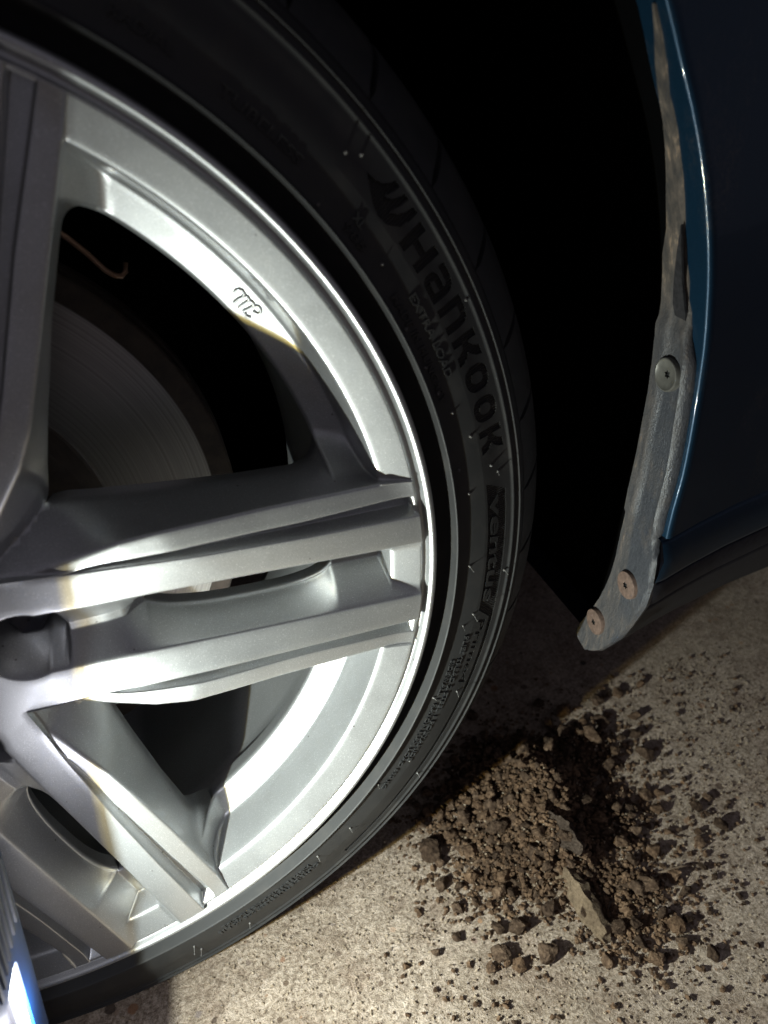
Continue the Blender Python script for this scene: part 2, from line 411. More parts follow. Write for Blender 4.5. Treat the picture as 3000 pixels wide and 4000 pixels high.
def row_points(r):
    def at(fn, w0):
        w = w0
        for _ in range(3): w = fn(math.sqrt(max(r*r-w*w, 1e-6)))
        return w, math.sqrt(max(r*r-w*w, 1e-6))
    wi, si = at(wi_, .015); ws = min(ws_(r), wi*.8); wf, sf = at(wf_, .033)
    wg, sg = at(lambda s: wf_(s)+chw_(s), .037); wl, sl = at(lambda s: max(wl_(s), wf_(s)+chw_(s)+.0012), .044)
    we, se = at(we_, .055); we = max(we, wl+.0012)
    yf = yf_(r); yc = yc_(sf); yo = yo_(sf); yl = yl_(sl); yg = yl*.8+yo*.2; yb = yb_(r)
    if r > .196: we_b = we + .010 - math.sqrt(max(.010**2-(min(r, .205)-.195)**2, 0)) if r > .195 else we
    else: we_b = we
    chw = wg-wf
    ctrl = [(0, yf, 0), (ws, yf, .0006), (wi, .0, .0010), (wf, yo, .0008), (wf+min(.0011, chw*.3), yc, .0006), (wg-min(.0011, chw*.3), yc-.0006, .0006),
            (wg, yg, .0006), (wl, yl, .0013), (wl+(we-wl)*.30, yl+(yb-yl)*.34, .004), (we_b+.0002, yb, 0)]
    pts = round_poly(ctrl, SUB)
    wb = r*math.sin(PHI)
    pw = [p[0] for p in pts]; py = [p[1] for p in pts]
    res = []
    jc0 = None
    for j, (w, y) in enumerate(pts):
        ch = wf+.0004 < w < wg-.0002
        if w > wb:
            y = float(np.interp(wb, pw, py)); w = wb
        if r > .2384: yy = yrim(r)
        else:
            k = .004 if w < wl-.0004 else .011
            yy = smin(y, yrim(r), k)
            if ch and r < .2366: yy = y
        res.append((w, yy))
    w0 = min(res[-1][0], wb)
    a0 = math.asin(min(1, w0/r))
    for g in range(1, NG+1):
        a = a0+(PHI-a0)*(g/NG)**1.35; w = r*math.sin(a)
        y = yb+(w-w0)*3.0
        yy = yrim(r) if r > .2384 else smin(y, yrim(r), .011)
        res.append((w, yy))
    return res
RP = [row_points(r) for r in rows]
NC = len(RP[0]); JB = NC-NG-1
J0 = 1+SUB[0]            # column at the slot opening border
bm = bmesh.new(); lay = bm.faces.layers.int.new('part')
for k in range(5):
    th = TH0 + k*2*PHI
    for sgn in (1, -1):
        grid = []
        for r, pts in zip(rows, RP):
            row = []
            for w, y in pts:
                a = th + sgn*math.asin(max(-1, min(1, w/r)))
                row.append(bm.verts.new((r*math.cos(a), y, r*math.sin(a))))
            grid.append(row)
        for i in range(len(rows)-1):
            rm = (rows[i]+rows[i+1])/2
            for j in range(NC-1):
                if j >= JB and rm < .205: continue
                if j < J0 and .106 < rm < .197: continue
                q = (grid[i][j], grid[i][j+1], grid[i+1][j+1], grid[i+1][j])
                f = bm.faces.new(q if sgn > 0 else q[::-1])
                f[lay] = 6 if rm < .0735 else (k if (j < JB and rm < .2384) else 5)
bmesh.ops.remove_doubles(bm, verts=bm.verts, dist=2e-6)
bmesh.ops.dissolve_degenerate(bm, edges=bm.edges, dist=1e-7)
bm.normal_update()
# thickness behind every opening
for e in [e for e in bm.edges if e.is_boundary]:
    a, b = e.verts
    ra = math.hypot(a.co.x, a.co.z); rb = math.hypot(b.co.x, b.co.z)
    if min(ra, rb) > .2 and max(ra, rb) > .2400: continue
    if max(ra, rb) < .021: continue
    f = e.link_faces[0]; cen = f.calc_center_median(); mid = (a.co+b.co)/2; d = (cen-mid); d.y = 0
    d = d.normalized()*.0025 if d.length > 1e-9 else Vector((0, 0, 0))
    p1 = bm.verts.new(a.co+Vector((0, .004, 0))+d*.3); p2 = bm.verts.new(b.co+Vector((0, .004, 0))+d*.3)
    p3 = bm.verts.new(a.co+Vector((0, .012, 0))+d); p4 = bm.verts.new(b.co+Vector((0, .012, 0))+d)
    va, vb = (a, b)
    for l in f.loops:
        if l.edge == e: va, vb = (l.vert, l.link_loop_next.vert)
    if va is b: p1, p2, p3, p4 = p2, p1, p4, p3
    g1 = bm.faces.new((vb, va, p1, p2)); g2 = bm.faces.new((p2, p1, p3, p4)); g1[lay] = g2[lay] = f[lay]
bmesh.ops.remove_doubles(bm, verts=[v for v in bm.verts if v.is_boundary], dist=8e-5)
bm.normal_update(); bm.verts.index_update()
WN = [v.normal.copy() for v in bm.verts]; WC = [v.co.copy() for v in bm.verts]
pf = {}
for f in bm.faces: pf.setdefault(f[lay], []).append([v.index for v in f.verts])
bm.free()
def wheel_part(name, pid, parent, label=None):
    idx = sorted({i for f in pf[pid] for i in f}); mp = {g: l for l, g in enumerate(idx)}
    o = mesh(name, [WC[i] for i in idx], [[mp[i] for i in f] for f in pf[pid]], M['alloy'], parent)
    o.data.normals_split_custom_set_from_vertices([WN[i] for i in idx])
    if label: o['label'] = label
    return o
rim = wheel_part('rim', 5, wheel)
hub = wheel_part('hub', 6, wheel)
SPK = [wheel_part('spoke', k, wheel) for k in range(5)]
# barrel behind the face
BV, BF = revolve([(.2464, .0058), (.2458, .0090), (.2425, .0112), (.236, .0118), (.2335, .016), (.229, .024), (.2215, .040), (.2165, .046), (.2085, .0475), (.2078, .0505), (.2125, .058), (.2140, .070),
                  (.2090, .090), (.2030, .110), (.2010, .150), (.2100, .172), (.2165, .190), (.2250, .203), (.2300, .206)], 180)
mesh('barrel', BV, BF, M['alloy'], rim)
# cap in the middle of the hub
CV, CF = revolve([(.0005, -.002), (.012, -.0022), (.020, -.0014), (.0228, .0004), (.0232, .006)], 48)
mesh('centre_cap', CV, CF, M['alloy'], hub)
# wheel bolts deep in their holes
for k in range(5):
    a = TH0+k*2*PHI; cx, cz = .056*math.cos(a), .056*math.sin(a)
    V, F = [], []
    for (rr, yy) in ((.0005, .0205), (.0065, .0200), (.0085, .0212), (.0085, .030)):
        for q in range(6):
            t = q*math.pi/3; V.append((cx+rr*math.cos(t), yy, cz+rr*math.sin(t)))
    for i in range(3):
        for q in range(6): F.append((i*6+q, i*6+(q+1) % 6, (i+1)*6+(q+1) % 6, (i+1)*6+q))
    mesh('wheel_bolt', V, F, M['steel'], hub, smooth=False)
# cast maker's mark on the inner band of the rim
STK = [[(0.2127, 37.59), (0.2138, 37.69), (0.215, 37.6), (0.2158, 37.27), (0.2154, 36.77), (0.2139, 36.66), (0.2117, 36.75), (0.2095, 36.73)],
       [(0.215, 36.67), (0.2156, 36.34), (0.2152, 35.97), (0.2142, 35.94), (0.2118, 35.96), (0.2096, 35.94)],
       [(0.215, 35.97), (0.2156, 35.62), (0.2154, 35.2), (0.214, 35.16), (0.2118, 35.22), (0.2102, 35.32), (0.2098, 34.94), (0.2096, 34.46), (0.2109, 34.28)],
       [(0.215, 35.1), (0.2162, 34.87), (0.2163, 34.43), (0.2154, 34.09), (0.2139, 34.06), (0.2135, 34.38), (0.2135, 34.7)]]
V = []; F = []
for st in STK:
    pts = []
    for i in range(len(st)-1):
        for t in (0, .33, .67): pts.append([st[i][c]+(st[i+1][c]-st[i][c])*t for c in (0, 1)])
    pts.append(list(st[-1]))
    P3 = [(r*math.cos(R_(a)), yrim(r), r*math.sin(R_(a))) for r, a in pts]
    v, f = tube(P3, [.0007]+[.00085]*(len(P3)-2)+[.0007], 8); o = len(V); V += v; F += [tuple(i+o for i in q) for q in f]
mesh('maker_mark', V, F, M['alloy'], rim)

# ================================================================ TYRE
def squash(x, y, z):
    lim = -H + .0002
    if z < lim:
        dz = lim - z; z = lim
        if y < .09: y -= .55*dz
    elif z < -.24 and y < .06:
        y -= .0035*((-.24-z)/.07)**2
    return (x, y, z)
PATCH = (.2735, .2885); PA = (-50.0, 41.0)
SWT = [(.2380, .0150), (.2455, .0140), (.2500, .0122), (.2530, .0096), (.2543, .0070), (.2548, .0060), (.2563, .0010), (.2567, .0001), (.2571, .0002), (.2575, .0012), (.2580, .0026), (.2592, .0032),
       (.264, .0035), (.270, .0042), (.2735, .0047), (.2760, .0053), (.2785, .0060), (.2810, .0068), (.2835, .0075), (.2860, .0081), (.2885, .0086), (.2898, .0090), (.2902, .0084), (.2912, .0084), (.2916, .0093), (.2938, .0099), (.2942, .0089), (.2948, .0089), (.2952, .0102),
       (.2970, .0118), (.2988, .0140), (.3004, .0185), (.3045, .0260), (.3095, .0330), (.3120, .045), (.3128, .070), (.3130, .10), (.3130, .150), (.305, .190), (.285, .206), (.250, .214), (.238, .212)]
swr = [p[0] for p in SWT[11:32]]; swy = [p[1] for p in SWT[11:32]]
def sw(r): return float(np.interp(r, swr, swy))
tyre_o = None
NS = 720; V = []; F = []
prof = SWT; m_ = len(prof)
for i in range(NS):
    a = R_(i*.5); c, s = math.cos(a), math.sin(a)
    for r, y in prof: V.append(squash(r*c, y, r*s))
i0 = [k for k, p in enumerate(prof) if abs(p[0]-PATCH[0]) < 1e-6][0]; i1 = [k for k, p in enumerate(prof) if abs(p[0]-PATCH[1]) < 1e-6][0]
for i in range(NS):
    mid = i*.5+.25; mid = mid-360 if mid > 180 else mid
    j = (i+1) % NS
    for k in range(m_-1):
        if i0 <= k < i1 and PA[0] < mid < PA[1]: continue
        F.append((i*m_+k, i*m_+k+1, j*m_+k+1, j*m_+k))
tyre = mesh('tyre', V, F, M['rubber'], wheel)

KU = 0.0049     # metres of arc per degree on the sidewall
def to3(u, v, dy=0.0):
    a = R_(-u/KU); r = v
    return squash(r*math.cos(a), sw(r)+dy, r*math.sin(a))
def dens(loop, step=.0022):
    out = []
    for (a, b) in zip(loop, loop[1:]+loop[:1]):
        n = max(1, int(math.hypot(b[0]-a[0], b[1]-a[1])/step))
        for k in range(n): out.append((a[0]+(b[0]-a[0])*k/n, a[1]+(b[1]-a[1])*k/n))
    return out
def fill(loops, du=.0049, dv=.0025, extra=()):
    b = bmesh.new()
    for lp in loops:
        vs = [b.verts.new((x, y, 0)) for x, y in lp]
        for i in range(len(vs)): b.edges.new((vs[i], vs[(i+1) % len(vs)]))
    for (vv, ee) in extra:
        vs = [b.verts.new((x, y, 0)) for x, y in vv]
        for i, j in ee: b.edges.new((vs[i], vs[j]))
    bmesh.ops.triangle_fill(b, use_beauty=True, use_dissolve=False, edges=b.edges[:])
    xs = [v.co.x for v in b.verts]; ys = [v.co.y for v in b.verts]
    x = math.floor(min(xs)/du)*du+du
    while x < max(xs)-1e-6:
        bmesh.ops.bisect_plane(b, geom=b.verts[:]+b.edges[:]+b.faces[:], dist=1e-7, plane_co=(x, 0, 0), plane_no=(1, 0, 0)); x += du
    y = math.floor(min(ys)/dv)*dv+dv
    while y < max(ys)-1e-6:
        bmesh.ops.bisect_plane(b, geom=b.verts[:]+b.edges[:]+b.faces[:], dist=1e-7, plane_co=(0, y, 0), plane_no=(0, 1, 0)); y += dv
    b.normal_update()
    for f in b.faces:
        if f.normal.z < 0: f.normal_flip()
    b.verts.index_update()
    VV = [(v.co.x, v.co.y) for v in b.verts]; FF = [[v.index for v in f.verts] for f in b.faces]; b.free()
    return VV, FF
def walls(loops, d0, d1, extra=()):
    V = []; F = []
    for lp in loops:
        o = len(V); n = len(lp)
        for u, v in lp: V.append(to3(u, v, d0)); V.append(to3(u, v, d1))
        for i in range(n):
            j = (i+1) % n; F.append((o+2*i, o+2*j, o+2*j+1, o+2*i+1))
    for vv, ee in extra:
        o = len(V)
        for u, v in vv: V.append(to3(u, v, d0)); V.append(to3(u, v, d1))
        for i, j in ee: F.append((o+2*i, o+2*j, o+2*j+1, o+2*i+1))
    return V, F
def set_uv(me, uv):
    l = me.uv_layers.new(name='UVMap')
    for lp in me.loops: l.data[lp.index].uv = uv[lp.vertex_index]

_txt = {}
def text_flat(body, bold=0.0, shear=0.0):
    cu = bpy.data.curves.new('t', 'FONT'); cu.body = body; cu.size = 1.0; cu.shear = shear; cu.offset = bold; cu.resolution_u = 3; cu.fill_mode = 'FRONT'
    ob = bpy.data.objects.new('t', cu); COL.objects.link(ob)
    dg = bpy.context.evaluated_depsgraph_get(); dg.update()
    me = ob.evaluated_get(dg).to_mesh()
    b = bmesh.new(); b.from_mesh(me); bmesh.ops.remove_doubles(b, verts=b.verts, dist=1e-4); b.verts.index_update()
    V = [(v.co.x, v.co.y) for v in b.verts]; F = [[v.index for v in f.verts] for f in b.faces]
    E = [tuple(v.index for v in e.verts) for e in b.edges if e.is_boundary]
    b.free(); ob.evaluated_get(dg).to_mesh_clear(); bpy.data.objects.remove(ob); bpy.data.curves.remove(cu)
    return V, F, E
def place_text(T, a0, a1, r0, r1):
    V, F, E = T; xs = [v[0] for v in V]; ys = [v[1] for v in V]
    x0, x1, y0, y1 = min(xs), max(xs), min(ys), max(ys)
    W = [((-a0*KU)+(x-x0)/(x1-x0)*((a0-a1)*KU), r0+(y-y0)/(y1-y0)*(r1-r0)) for x, y in V]
    return W, F, E
def raised(name, T, a0, a1, r0, r1, h=.0006, base=0.0, parent=None):
    W, F, E = place_text(T, a0, a1, r0, r1)
    V = [to3(u, v, base-h) for u, v in W]; V += [to3(u, v, base) for u, v in W]; n = len(W)
    FF = [tuple(f) for f in F]+[(i, j, j+n, i+n) for i, j in E]
    return mesh(name, V, FF, M['rubber'], parent or tyre, smooth=False)

# letter outlines of the big name, unit cell
LET = {
 'H': [[(0, 0), (0, 1), (.28, 1), (.28, .62), (.72, .62), (.72, 1), (1, 1), (1, 0), (.72, 0), (.72, .38), (.28, .38), (.28, 0)]],
 'a': [[(.02, 1), (.60, 1), (.82, .93), (.95, .78), (1, .6), (1, 0), (.28, 0), (.10, .07), (0, .22), (0, .42), (.10, .56), (.28, .62), (.72, .62), (.70, .70), (.60, .76), (.02, .76)],
       [(.34, .22), (.72, .22), (.72, .41), (.34, .41), (.28, .36), (.28, .27)]],
 'n': [[(0, 0), (0, 1), (.60, 1), (.82, .93), (.95, .78), (1, .6), (1, 0), (.70, 0), (.70, .62), (.66, .72), (.58, .76), (.30, .76), (.30, 0)]],
 'k': [[(0, 0), (0, 1), (.28, 1), (.28, .62), (.40, .66), (.55, .78), (.64, 1), (1, 1), (.92, .76), (.78, .58), (.64, .50), (.80, .40), (.92, .22), (1, 0), (.64, 0), (.56, .20), (.44, .34), (.28, .38), (.28, 0)]],
}
def rr_loop(x0, x1, y0, y1, rad, n=5):
    L = []
    for (cx, cy, a) in ((x1-rad, y1-rad, 0), (x0+rad, y1-rad, 90), (x0+rad, y0+rad, 180), (x1-rad, y0+rad, 270)):
        for k in range(n+1):
            t = R_(a+90*k/n); L.append((cx+rad*math.cos(t), cy+rad*math.sin(t)))
    return L
LET['o'] = [rr_loop(0, 1, 0, 1, .40), rr_loop(.29, .71, .25, .75, .20)]
def cell(loops, a0, a1, r0, r1):
    return [[(-a0*KU+x*(a0-a1)*KU, r0+y*(r1-r0)) for x, y in lp] for lp in loops]
big = []
for ch, a0, a1 in (('H', 33.05, 30.0), ('a', 29.3, 26.85), ('n', 26.2, 23.65), ('k', 22.9, 20.25), ('o', 19.75, 17.15), ('o', 16.45, 13.9), ('k', 13.1, 10.55)):
    big.append([dens(l) for l in cell(LET[ch], a0, a1, .2747, .2870)])
LOGO = [(0.2807, 38.74), (0.2814, 37.92), (0.2832, 37.21), (0.2858, 36.81), (0.2876, 36.7), (0.2877, 36.11), (0.2852, 36.16), (0.2811, 36.48), (0.2806, 36.35), (0.2826, 35.86), (0.2857, 35.56), (0.2876, 35.49), (0.2877, 34.93),
        (0.2845, 34.99), (0.2788, 35.38), (0.2783, 35.3), (0.2809, 34.73), (0.2842, 34.39), (0.2876, 34.29), (0.2878, 33.7), (0.2836, 33.67), (0.2789, 33.91), (0.2750, 34.76), (0.2741, 35.8), (0.2750, 36.67), (0.2776, 37.67)]
logo = [dens([(-a*KU, r) for r, a in LOGO])]
BOX = [(7.2, .2747), (5.7, .2862), (-48.5, .2862), (-48.5, .2836), (-10.2, .2836), (-8.9, .2752)]
boxl = [dens([(-a*KU, r) for a, r in BOX])]
prime = place_text(text_flat('Prime4', 0.012, 0.12), -10.2, -19.6, .2766, .2818)
rect = dens([(-PA[1]*KU, PATCH[0]), (-PA[0]*KU, PATCH[0]), (-PA[0]*KU, PATCH[1]), (-PA[1]*KU, PATCH[1])], .00245)
loops = [rect]+logo+boxl
for L in big: loops += L
# outlines only; everything enclosed by a letter outline is removed from the sheet afterwards
VV, FF = fill(loops, extra=[(prime[0], prime[2])])
def inside(p, lp):
    x, y = p; c = False; j = len(lp)-1
    for i in range(len(lp)):
        if (lp[i][1] > y) != (lp[j][1] > y) and x < (lp[j][0]-lp[i][0])*(y-lp[i][1])/(lp[j][1]-lp[i][1])+lp[i][0]: c = not c
        j = i
    return c
def inside_edges(p, W, E):
    x, y = p; c = False
    for i, j in E:
        a, b = W[i], W[j]
        if (a[1] > y) != (b[1] > y) and x < (b[0]-a[0])*(y-a[1])/(b[1]-a[1])+a[0]: c = not c
    return c
cut = logo+boxl+[l for L in big for l in L]
bbs = [(min(q[0] for q in l), max(q[0] for q in l), min(q[1] for q in l), max(q[1] for q in l)) for l in cut]
pb = (min(q[0] for q in prime[0]), max(q[0] for q in prime[0]))
keep = []
for f in FF:
    c = (sum(VV[i][0] for i in f)/len(f), sum(VV[i][1] for i in f)/len(f)); k = 0
    for l, bb in zip(cut, bbs):
        if bb[0] <= c[0] <= bb[1] and bb[2] <= c[1] <= bb[3] and inside(c, l): k += 1
    if pb[0] <= c[0] <= pb[1] and inside_edges(c, prime[0], prime[2]): k += 1
    if k % 2 == 0: keep.append(f)
mesh('sidewall_panel', [to3(u, v) for u, v in VV], keep, M['rubber'], tyre)
DEP = .0008
def recessed(name, lps, mat, d=DEP):
    v2, f2 = fill(lps)
    o = len(v2); Vw, Fw = walls(lps, 0.0, d)
    me_v = [to3(u, v, d) for u, v in v2]+Vw
    ob = mesh(name, me_v, [tuple(f) for f in f2]+[tuple(i+o for i in q) for q in Fw], mat, tyre, smooth=False)
    uv = list(v2)+[(u, v) for lp in lps for (u, v) in lp for _ in (0, 1)]
    set_uv(ob.data, uv); return ob
recessed('wing_emblem', logo, M['ribbed'])
for L in big: recessed('large_letter', L, M['ribbed'])
recessed('ribbed_band', boxl, M['ribbed'])
n = len(prime[0]); Vw, Fw = walls([], 0, .0007, extra=[(prime[0], prime[2])])
mesh('recessed_lettering', [to3(u, v, .0007) for u, v in prime[0]]+Vw, [tuple(f) for f in prime[1]]+[tuple(i+n for i in q) for q in Fw], M['rubber'], tyre, smooth=False)
raised('model_lettering', text_flat('ventus', 0.02, 0.10), 5.3, -8.0, .2766, .2828, .0007, DEP)
SMALL = [('MADE IN HUNGARY', 29.9, 18.0, .2604, .2636), ('EXTRA LOAD', 28.9, 20.1, .2667, .2702), ('TUBELESS', 50.5, 43.0, .2636, .2672), ('RADIAL', 58.6, 54.0, .2640, .2676), ('XL', 37.3, 36.0, .2655, .2690), ('985', 37.3, 34.6, .2608, .2640),
         ('PLIES TREAD 2 STEEL 1 POLYAMIDE', -12.2, -31.8, .2698, .2726), ('SIDEWALL 1 RAYON MAX LOAD 690 KG', -15.6, -36.9, .2655, .2683),
         ('OUTSIDE TUBELESS 225 40 R18', -51.2, -67.6, .2705, .2738), ('HIGH PERFORMANCE RADIAL', -52.0, -66.5, .2662, .2694)]
for body, a0, a1, r0, r1 in SMALL:
    raised('small_lettering', text_flat(body, 0.014), a0, a1, r0, r1, .0007)
# vent nibs
NIB = [(0.2646, 32.66, 1.6), (0.2831, 39.85, 1.8), (0.2792, 40.86, 1.8), (0.2889, 25.34, 1.6), (0.2644, 16.58, 1.2), (0.2703, 13.27, 1.2), (0.2614, 10.14, 1.2), (0.2786, 9.07, 1.2), (0.2824, 8.0, 3.2), (0.2651, 6.93, 1.0), (0.265, -2.32, 4.6), (0.2880, -4.33, 4),
       (0.2718, -9.17, 5.2), (0.2672, -10.67, 5), (0.2790, -20.71, 4.4), (0.2636, -21.38, 3.4), (0.2722, -31.84, 1.2), (0.2868, -34.14, 3.8), (0.2618, -36.26, 4), (0.2685, -44.33, 4.2), (0.2662, -50.2, 4.0), (0.2707, -71.05, 5), (0.2789, -70.88, 4.5), (0.2837, -64.27, 4),
       (0.2593, 39.89, 1.4), (0.2597, 26.59, 1.6), (0.2600, 22.23, 1.4), (0.2610, 19.16, 1.2)]
rnd = random.Random(5)
for r, a, L in NIB:
    a = R_(a); p = Vector(squash(r*math.cos(a), sw(r), r*math.sin(a))); L *= .001
    dv = Vector((rnd.uniform(-.25, .25), -1, rnd.uniform(-.3, .25))).normalized()
    q = p+dv*L
    v, f = tube([p+dv*-.0003, p+dv*.0004, p+dv*.0008, p+dv*.0012, p.lerp(q, .8), q], [.0008, .00075, .0004, .00022, .0002, .00024], 7)
    mesh('vent_nib', v, f, M['nib'], tyre)
# shoulder tread blocks
TB = [(.2990, .0140), (.3030, .0172), (.3075, .0215), (.3118, .0262), (.3150, .0308), (.3170, .0360), (.3180, .0450), (.3184, .0580), (.3184, .0780)]
NBK = 48; na = 6
for b_ in range(NBK):
    ac = b_*360/NBK+1.5; V = []; F = []
    for layer in (0, 1):
        for i in range(na+1):
            for k, (r, y) in enumerate(TB):
                t = (i/na-.5)
                wdt = 360/NBK-(.6 if k > 0 else .1)
                a = R_(ac+t*wdt+(y-.03)*70)
                rr = r; yy = y
                if layer: rr -= .006; yy += .004
                V.append(squash(rr*math.cos(a), yy, rr*math.sin(a)))
    m = len(TB); o = (na+1)*m
    for i in range(na):
        for k in range(m-1): F.append((i*m+k, i*m+k+1, (i+1)*m+k+1, (i+1)*m+k))
    for k in range(m-1):
        F.append((k, o+k, o+k+1, k+1)); F.append((na*m+k, na*m+k+1, o+na*m+k+1, o+na*m+k))
    ob = mesh('tread_block', V, F, M['rubber'], tyre); auto_smooth(ob.data, 40)
# inner tread ribs
for y0, y1 in ((.084, .118), (.126, .160)):
    v, f = revolve([(.3125, y0), (.3183, y0+.0008), (.3185, (y0+y1)/2), (.3183, y1-.0008), (.3125, y1)], 240, fn=squash)
    mesh('tread_rib', v, f, M['rubber'], tyre)

# ================================================================ BRAKE
prof = [(.020, .078), (.086, .078), (.0905, .080), (.0925, .086), (.0928, .099), (.0945, .1000), (.1500, .1000), (.1506, .1006), (.1612, .1010), (.1622, .1020), (.1622, .1105), (.150, .1108), (.150, .1185), (.1622, .1188), (.1622, .1270), (.15, .1275), (.095, .1275), (.095, .1150)]
v, f = revolve(prof, 160)
disc = mesh('brake_disc', v, f, M['disc'], wheel, org=(0, 0, 0)); auto_smooth(disc.data, 30)

# ================================================================ CAR BODY
car = empty('car_body', (.45, .05, -.131), 'dark blue car body behind the wheel with dusty paint and wheel arch', 'car')
AC = (0.0, 0.03); AR = .3872
lipc = [(.381, -.019), (.3815, -.003), (.3835, .022), (.3830, .054), (.3810, .088), (.3785, .106), (.3755, .123), (.3705, .143), (.3630, .166), (.3540, .187), (.3430, .208), (.3330, .227)]
a_ = math.atan2(.227-AC[1], .333-AC[0])
while a_ < R_(150):
    a_ += R_(4); lipc.append((AC[0]+AR*math.cos(a_), AC[1]+AR*math.sin(a_)))
# resample smoothly
def resample(pts, n):
    P = [Vector((p[0], p[1], 0)) for p in pts]; d = [0]
    for a, b in zip(P, P[1:]): d.append(d[-1]+(b-a).length)
    out = []
    for i in range(n):
        t = d[-1]*i/(n-1); k = max(0, min(len(P)-2, int(np.searchsorted(d, t))-1)); u = (t-d[k])/(d[k+1]-d[k])
        p0 = P[max(k-1, 0)]; p1 = P[k]; p2 = P[k+1]; p3 = P[min(k+2, len(P)-1)]
        q = 0.5*((2*p1)+(p2-p0)*u+(2*p0-5*p1+4*p2-p3)*u*u+(3*p1-p0-3*p2+p3)*u**3); out.append((q.x, q.y))
    return out
LP = resample(lipc, 110)
zi = sorted([(p[1], p[0]) for p in lipc[:12]])
def xlip(z): return float(np.interp(z, [q[0] for q in zi], [q[1] for q in zi]))
yfl = lerp_([(-.03, .012), (.07, .0125), (.095, .0145), (.15, .0160), (.20, .015), (.23, .012), (.5, .012)])
# fender: flange, rolled hem and outer skin
V = []; F = []; nsec = 0
for i, (x, z) in enumerate(LP):
    x0, z0 = LP[max(i-1, 0)]; x1, z1 = LP[min(i+1, len(LP)-1)]
    t = Vector((x1-x0, z1-z0)).normalized(); nrm = Vector((t.y, -t.x*min(1, i/34.0))).normalized()          # away from the wheel
    sec = []
    yF = yfl(z)
    for yy in (yF+.006, yF*.55+.001, .0030): sec.append((x, yy, z))
    for k in range(6):                                                         # rolled hem, 2 mm radius
        q = math.pi*.5*k/5; sec.append((x+nrm.x*.0020*(1-math.cos(q)), .0022-.0022*math.sin(q), z+nrm.y*.0020*(1-math.cos(q))))
    for d, yy in ((.006, .0014), (.015, .0046), (.03, .0096), (.06, .0185), (.12, .033), (.22, .050), (.42, .064), (.75, .072)):
        zz = z+nrm.y*d; xx = x+nrm.x*d
        sec.append((xx, yy, zz))
    nsec = len(sec); V += sec
for i in range(len(LP)-1):
    for k in range(nsec-1): F.append((i*nsec+k, i*nsec+k+1, (i+1)*nsec+k+1, (i+1)*nsec+k))
fender = mesh('fender', V, F, M['paint'], car, smooth=True)
# sill cover below the fender: painted strip, then dark lower sill
def sweep_x(prof, xs, fx=None):
    V = []; F = []; m = len(prof)
    for x in xs:
        for k, (y, z) in enumerate(prof): V.append((x+(fx(y, z) if fx else 0), y+float(np.interp(x-.383, [0, .006, .015, .03, .06, .12, .22, .42, .75], [0, .0014, .0046, .0096, .0185, .033, .050, .064, .072]))*.97, z))
    for i in range(len(xs)-1):
        for k in range(m-1): F.append((i*m+k, (i+1)*m+k, (i+1)*m+k+1, i*m+k+1))
    return V, F
fxs = lambda y, z: .0006*math.sin(z*300)
xs = [.3805, .3815, .384, .389, .398, .413, .443, .503, .603, .803, 1.133]
sk = lambda z: .0025*max(0, 1-abs(z+.034)/.012)
V, F = sweep_x([(.014, -.0205), (.003, -.0206), (.0010, -.0212), (.0002, -.0225), (-.0006, -.034), (-.0001, -.046), (.0006, -.0486), (.0022, -.0497), (.014, -.0502)], xs, lambda y, z: sk(z)-.0015)
mesh('sill_cover', V, F, M['paint'], car)
V, F = sweep_x([(.012, -.0512), (.0028, -.0515), (.0022, -.0525), (.0058, -.0690), (.0070, -.0708), (.0095, -.0712)], xs); mesh('lower_sill', V, F, M['sill'], car)
V, F = sweep_x([(.0095, -.0722), (.0085, -.0745), (.0100, -.078), (.0360, -.1270), (.0385, -.1300), (.0420, -.1308), (.30, -.128), (1.7, -.128)], xs); mesh('underbody', V, F, M['sill'], car)
# splash liner whose end is screwed to the sill
zt = np.array(sorted([.226, .216, .206, .196, .185, .174, .163, .151, .140, .128, .118, .110, .104, .098, .0935, .0905, .087, .0835, .080, .074, .067, .055, .045, .034, .02, .007, -.005, -.012, -.0170, -.020, -.023, -.030, -.034, -.038, -.045, -.052, -.060, -.069, -.080, -.092, -.105, -.115, -.1235, -.128, -.1315, -.1335])[::-1])
yL = lerp_(sorted([(.23, .0070), (.222, .0078), (.212, .0135), (.196, .0178), (.179, .0212), (.156, .0262), (.135, .0292), (.112, .0312), (.093, .032), (.060, .033), (.026, .035), (-.011, .0345), (-.053, .037), (-.075, .041), (-.090, .046), (-.110, .054), (-.126, .0605), (-.1300, .060), (-.1315, .056), (-.1335, .047)]))
yR = lerp_(sorted([(.23, .0066), (.222, .0070), (.212, .0078), (.196, .011), (.174, .013), (.151, .0142), (.135, .0150), (.120, .0135), (.110, .0120), (.098, .0100), (.091, .0088), (.086, .0062), (.080, .0036), (.067, .0029), (.034, .0029), (.007, .0030), (-.017, .0034), (-.020, .0048), (-.024, .0050), (-.033, .0030), (-.038, .0022), (-.052, .0020), (-.069, .0045), (-.105, .0195), (-.1235, .0315), (-.1315, .041), (-.1335, .045)]))
V = []; F = []; ncol = 15
